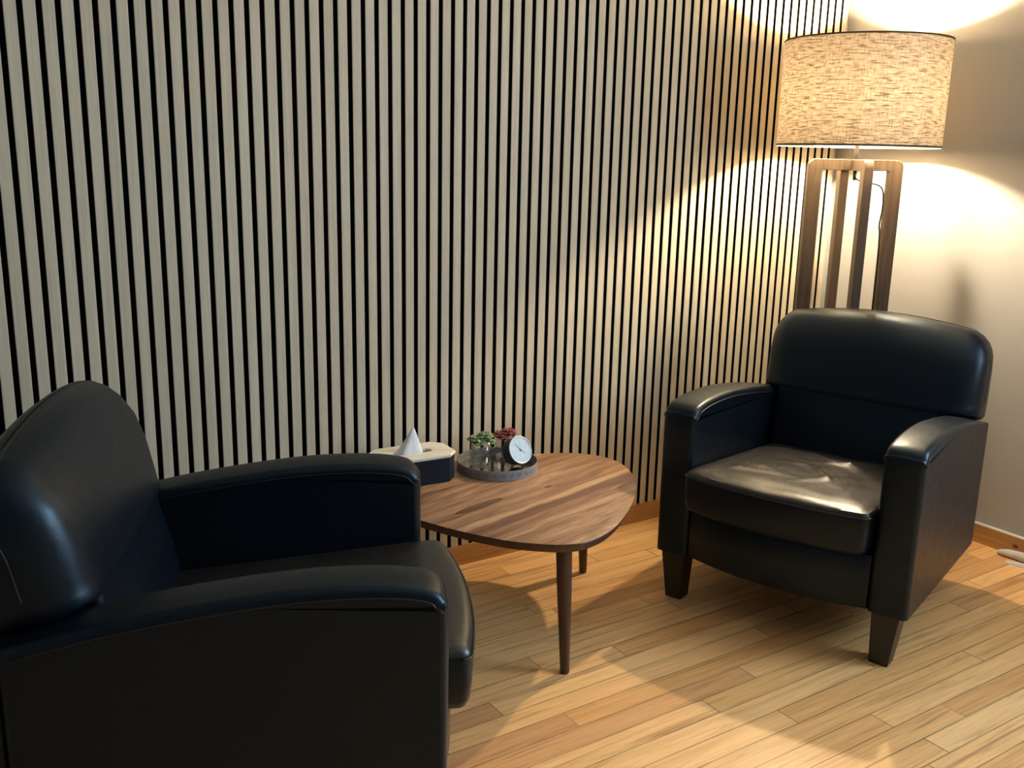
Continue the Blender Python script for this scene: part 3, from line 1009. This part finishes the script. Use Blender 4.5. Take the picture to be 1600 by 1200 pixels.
# ------------------------------------------------------------------ floor lamp
LC = Vector((-0.357, -0.350, 0))
LH = 1.322
lang = math.atan2(-0.551, 0.834)
lamp = empty('floor_lamp', LC, lang)
def u_frame(bm, half, thick, wid, H):
    """one inverted U of board: in-plane x, thickness y"""
    def outl(hh, top, r, n=6):
        p = [(-hh, 0.0)]
        for k in range(n + 1):
            a = math.pi - math.pi / 2 * k / n
            p.append((-hh + r + r * math.cos(a), top - r + r * math.sin(a)))
        for k in range(n + 1):
            a = math.pi / 2 - math.pi / 2 * k / n
            p.append((hh - r + r * math.cos(a), top - r + r * math.sin(a)))
        p.append((hh, 0.0))
        return p
    a = outl(half, H, 0.026); b = outl(half - wid, H - 0.037, 0.004)
    n = len(a)
    V = {}
    for y in (-thick / 2, thick / 2):
        V[y] = ([bm.verts.new((x, y, z)) for x, z in a], [bm.verts.new((x, y, z)) for x, z in b])
    y0, y1 = -thick / 2, thick / 2
    for i in range(n - 1):
        bm.faces.new((V[y0][0][i], V[y0][0][i + 1], V[y0][1][i + 1], V[y0][1][i]))
        bm.faces.new((V[y1][0][i], V[y1][1][i], V[y1][1][i + 1], V[y1][0][i + 1]))
        bm.faces.new((V[y0][0][i], V[y1][0][i], V[y1][0][i + 1], V[y0][0][i + 1]))
        bm.faces.new((V[y0][1][i], V[y0][1][i + 1], V[y1][1][i + 1], V[y1][1][i]))
    for i in (0, n - 1):
        bm.faces.new((V[y0][0][i], V[y0][1][i], V[y1][1][i], V[y1][0][i]))
for k in (0, 1):
    bm = bmesh.new(); u_frame(bm, 0.162, 0.030, 0.048, LH - 0.0006 * k)
    o = link('leg_frame', bm, M_LAMPWOOD, lamp); bevel_mod(o, 0.0025, 2)
    o.rotation_euler = (0, 0, math.pi / 2 * k + (math.radians(-3) if k else 0))
bm = bmesh.new(); tube(bm, [(0, 0, LH - 0.0005), (0, 0, 1.44)], 0.0072, 16)
link('stem', bm, M_STEEL, lamp, True)
bm = bmesh.new(); lathe(bm, [(0.010, 0), (0.019, 0.004), (0.019, 0.05), (0.016, 0.056)], 24, (0, 0, 1.425))
link('socket', bm, M_BLACKPL, lamp, True)
SHZ0, SHZ1, SHR = 1.365, 1.703, 0.266
bm = bmesh.new()
uvl = bm.loops.layers.uv.new('UVMap')
n = 96
lo = [bm.verts.new((SHR * math.cos(2 * math.pi * k / n), SHR * math.sin(2 * math.pi * k / n), SHZ0)) for k in range(n)]
hi = [bm.verts.new((SHR * math.cos(2 * math.pi * k / n), SHR * math.sin(2 * math.pi * k / n), SHZ1)) for k in range(n)]
for k in range(n):
    j = (k + 1) % n
    f = bm.faces.new((lo[k], lo[j], hi[j], hi[k]))
    us = (k / n, (k + 1) / n, (k + 1) / n, k / n); vv = (0, 0, 1, 1)
    for lp, u, v in zip(f.loops, us, vv):
        lp[uvl].uv = (u * 2 * math.pi * SHR, v * (SHZ1 - SHZ0))
shade = link('lamp_shade', bm, M_SHADE, lamp, True)
for nm, z0, z1, mt in (('top_rim', SHZ1 - 0.002, SHZ1 + 0.003, M_RIM), ('bottom_rim', SHZ0 - 0.001, SHZ0 + 0.004, M_RIM), ('rim_lining', SHZ0 - 0.0026, SHZ0 - 0.0010, M_LINING)):
    bm = bmesh.new()
    r0, r1 = SHR - 0.002, SHR + 0.0016
    lathe(bm, [(r0, z0), (r1, z0), (r1, z1), (r0, z1), (r0, z0)], 96, cap0=False, cap1=False)
    bmesh.ops.remove_doubles(bm, verts=bm.verts, dist=1e-6)
    o = link(nm, bm, mt, shade); auto_smooth(o, 40)
# wire spider that carries the shade on the socket
bm = bmesh.new()
for k in range(3):
    a = 2 * math.pi * k / 3 + math.atan2(-0.215, 0.357) - lang
    tube(bm, [(0.018 * math.cos(a), 0.018 * math.sin(a), 1.43), (0.12 * math.cos(a), 0.12 * math.sin(a), 1.41), ((SHR - 0.001) * math.cos(a), (SHR - 0.001) * math.sin(a), SHZ0 + 0.006)], 0.0022, 6)
link('spider', bm, M_STEEL, shade, True)
bm = bmesh.new()
BZ = 1.522
prof = [(0.0005, -0.040), (0.010, -0.040), (0.011, -0.034), (0.0165, -0.022), (0.018, -0.005), (0.018, 0.012), (0.0165, 0.024), (0.012, 0.033), (0.006, 0.037), (0.0005, 0.038)]
lathe(bm, [(r, z) for r, z in prof], 24, (0, 0, BZ), cap0=True, cap1=True)
link('bulb', bm, M_BULB, lamp, True)
bm = bmesh.new()
tube(bm, catmull([(0, -0.004, LH - 0.037), (-0.001, -0.008, LH - 0.052), (0.006, -0.012, LH - 0.066), (0.03, -0.016, LH - 0.076), (0.06, -0.018, LH - 0.080),
                  (0.086, -0.017, LH - 0.088), (0.102, -0.010, LH - 0.11), (0.108, -0.004, LH - 0.16), (0.106, 0, LH - 0.20), (0.1045, 0, LH - 0.225), (0.109, 0, LH - 0.26), (0.1115, 0, LH - 0.4), (0.1115, 0, 0.3), (0.111, 0, 0.03), (0.08, 0.02, 0.004)], 6), 0.0026, 8)
link('cord', bm, M_BLACKPL, lamp, True)
bm = bmesh.new(); lathe(bm, [(0.0055, 0), (0.0055, 0.018), (0.0062, 0.022), (0.0062, 0.034)], 16, (0, -0.004, LH - 0.070))
link('cord_grip', bm, M_BLACKPL, lamp, True)
tag(lamp, 'floor lamp with beige linen drum shade on crossed wooden frames in the corner', 'lamp')

# ------------------------------------------------------------------ white rolled cloth by the baseboard
M_CLOTH = plain('white_cotton', (0.72, 0.70, 0.66), 0.8)
root = empty('cloth_strap', (-0.055, -0.95, 0))
def P(x, y, z): return (x + 0.055, y + 0.95, z)
bm = bmesh.new()
pts = catmull([P(-0.056, -0.866, 0.008), P(-0.052, -0.875, 0.011), P(-0.046, -0.905, 0.015), P(-0.042, -0.94, 0.016), P(-0.040, -0.98, 0.016), P(-0.040, -1.04, 0.015), P(-0.042, -1.10, 0.013)], 6)
rad = [interp(i, [(0, 0.003), (3, 0.0065), (6, 0.0095), (12, 0.014), (20, 0.016), (30, 0.016), (36, 0.013)]) for i in range(len(pts))]
pts = [(p[0], p[1], max(p[2], rad[i] + 0.0005)) for i, p in enumerate(pts)]
tube(bm, pts, rad, 14)
link('roll', bm, M_CLOTH, root, True)
bm = bmesh.new()
edge0 = catmull([P(-0.105, -0.925, 0.001), P(-0.100, -0.945, 0.001), P(-0.092, -0.98, 0.001), P(-0.086, -1.03, 0.001), P(-0.084, -1.09, 0.001)], 5)
edge1 = catmull([P(-0.088, -0.917, 0.004), P(-0.078, -0.94, 0.007), P(-0.068, -0.98, 0.008), P(-0.060, -1.03, 0.007), P(-0.058, -1.09, 0.006)], 5)
rings = []
for a, b in zip(edge0, edge1):
    mid = (a + b) / 2
    rings.append([a, mid + Vector((-0.002, 0, 0.003)), b, (b.x, b.y, 0.0008), (a.x, a.y, 0.0004)])
loft(bm, rings)
link('flap', bm, M_CLOTH, root, True)
tag(root, 'white rolled fabric end lying on the floor beside the right baseboard', 'cloth')
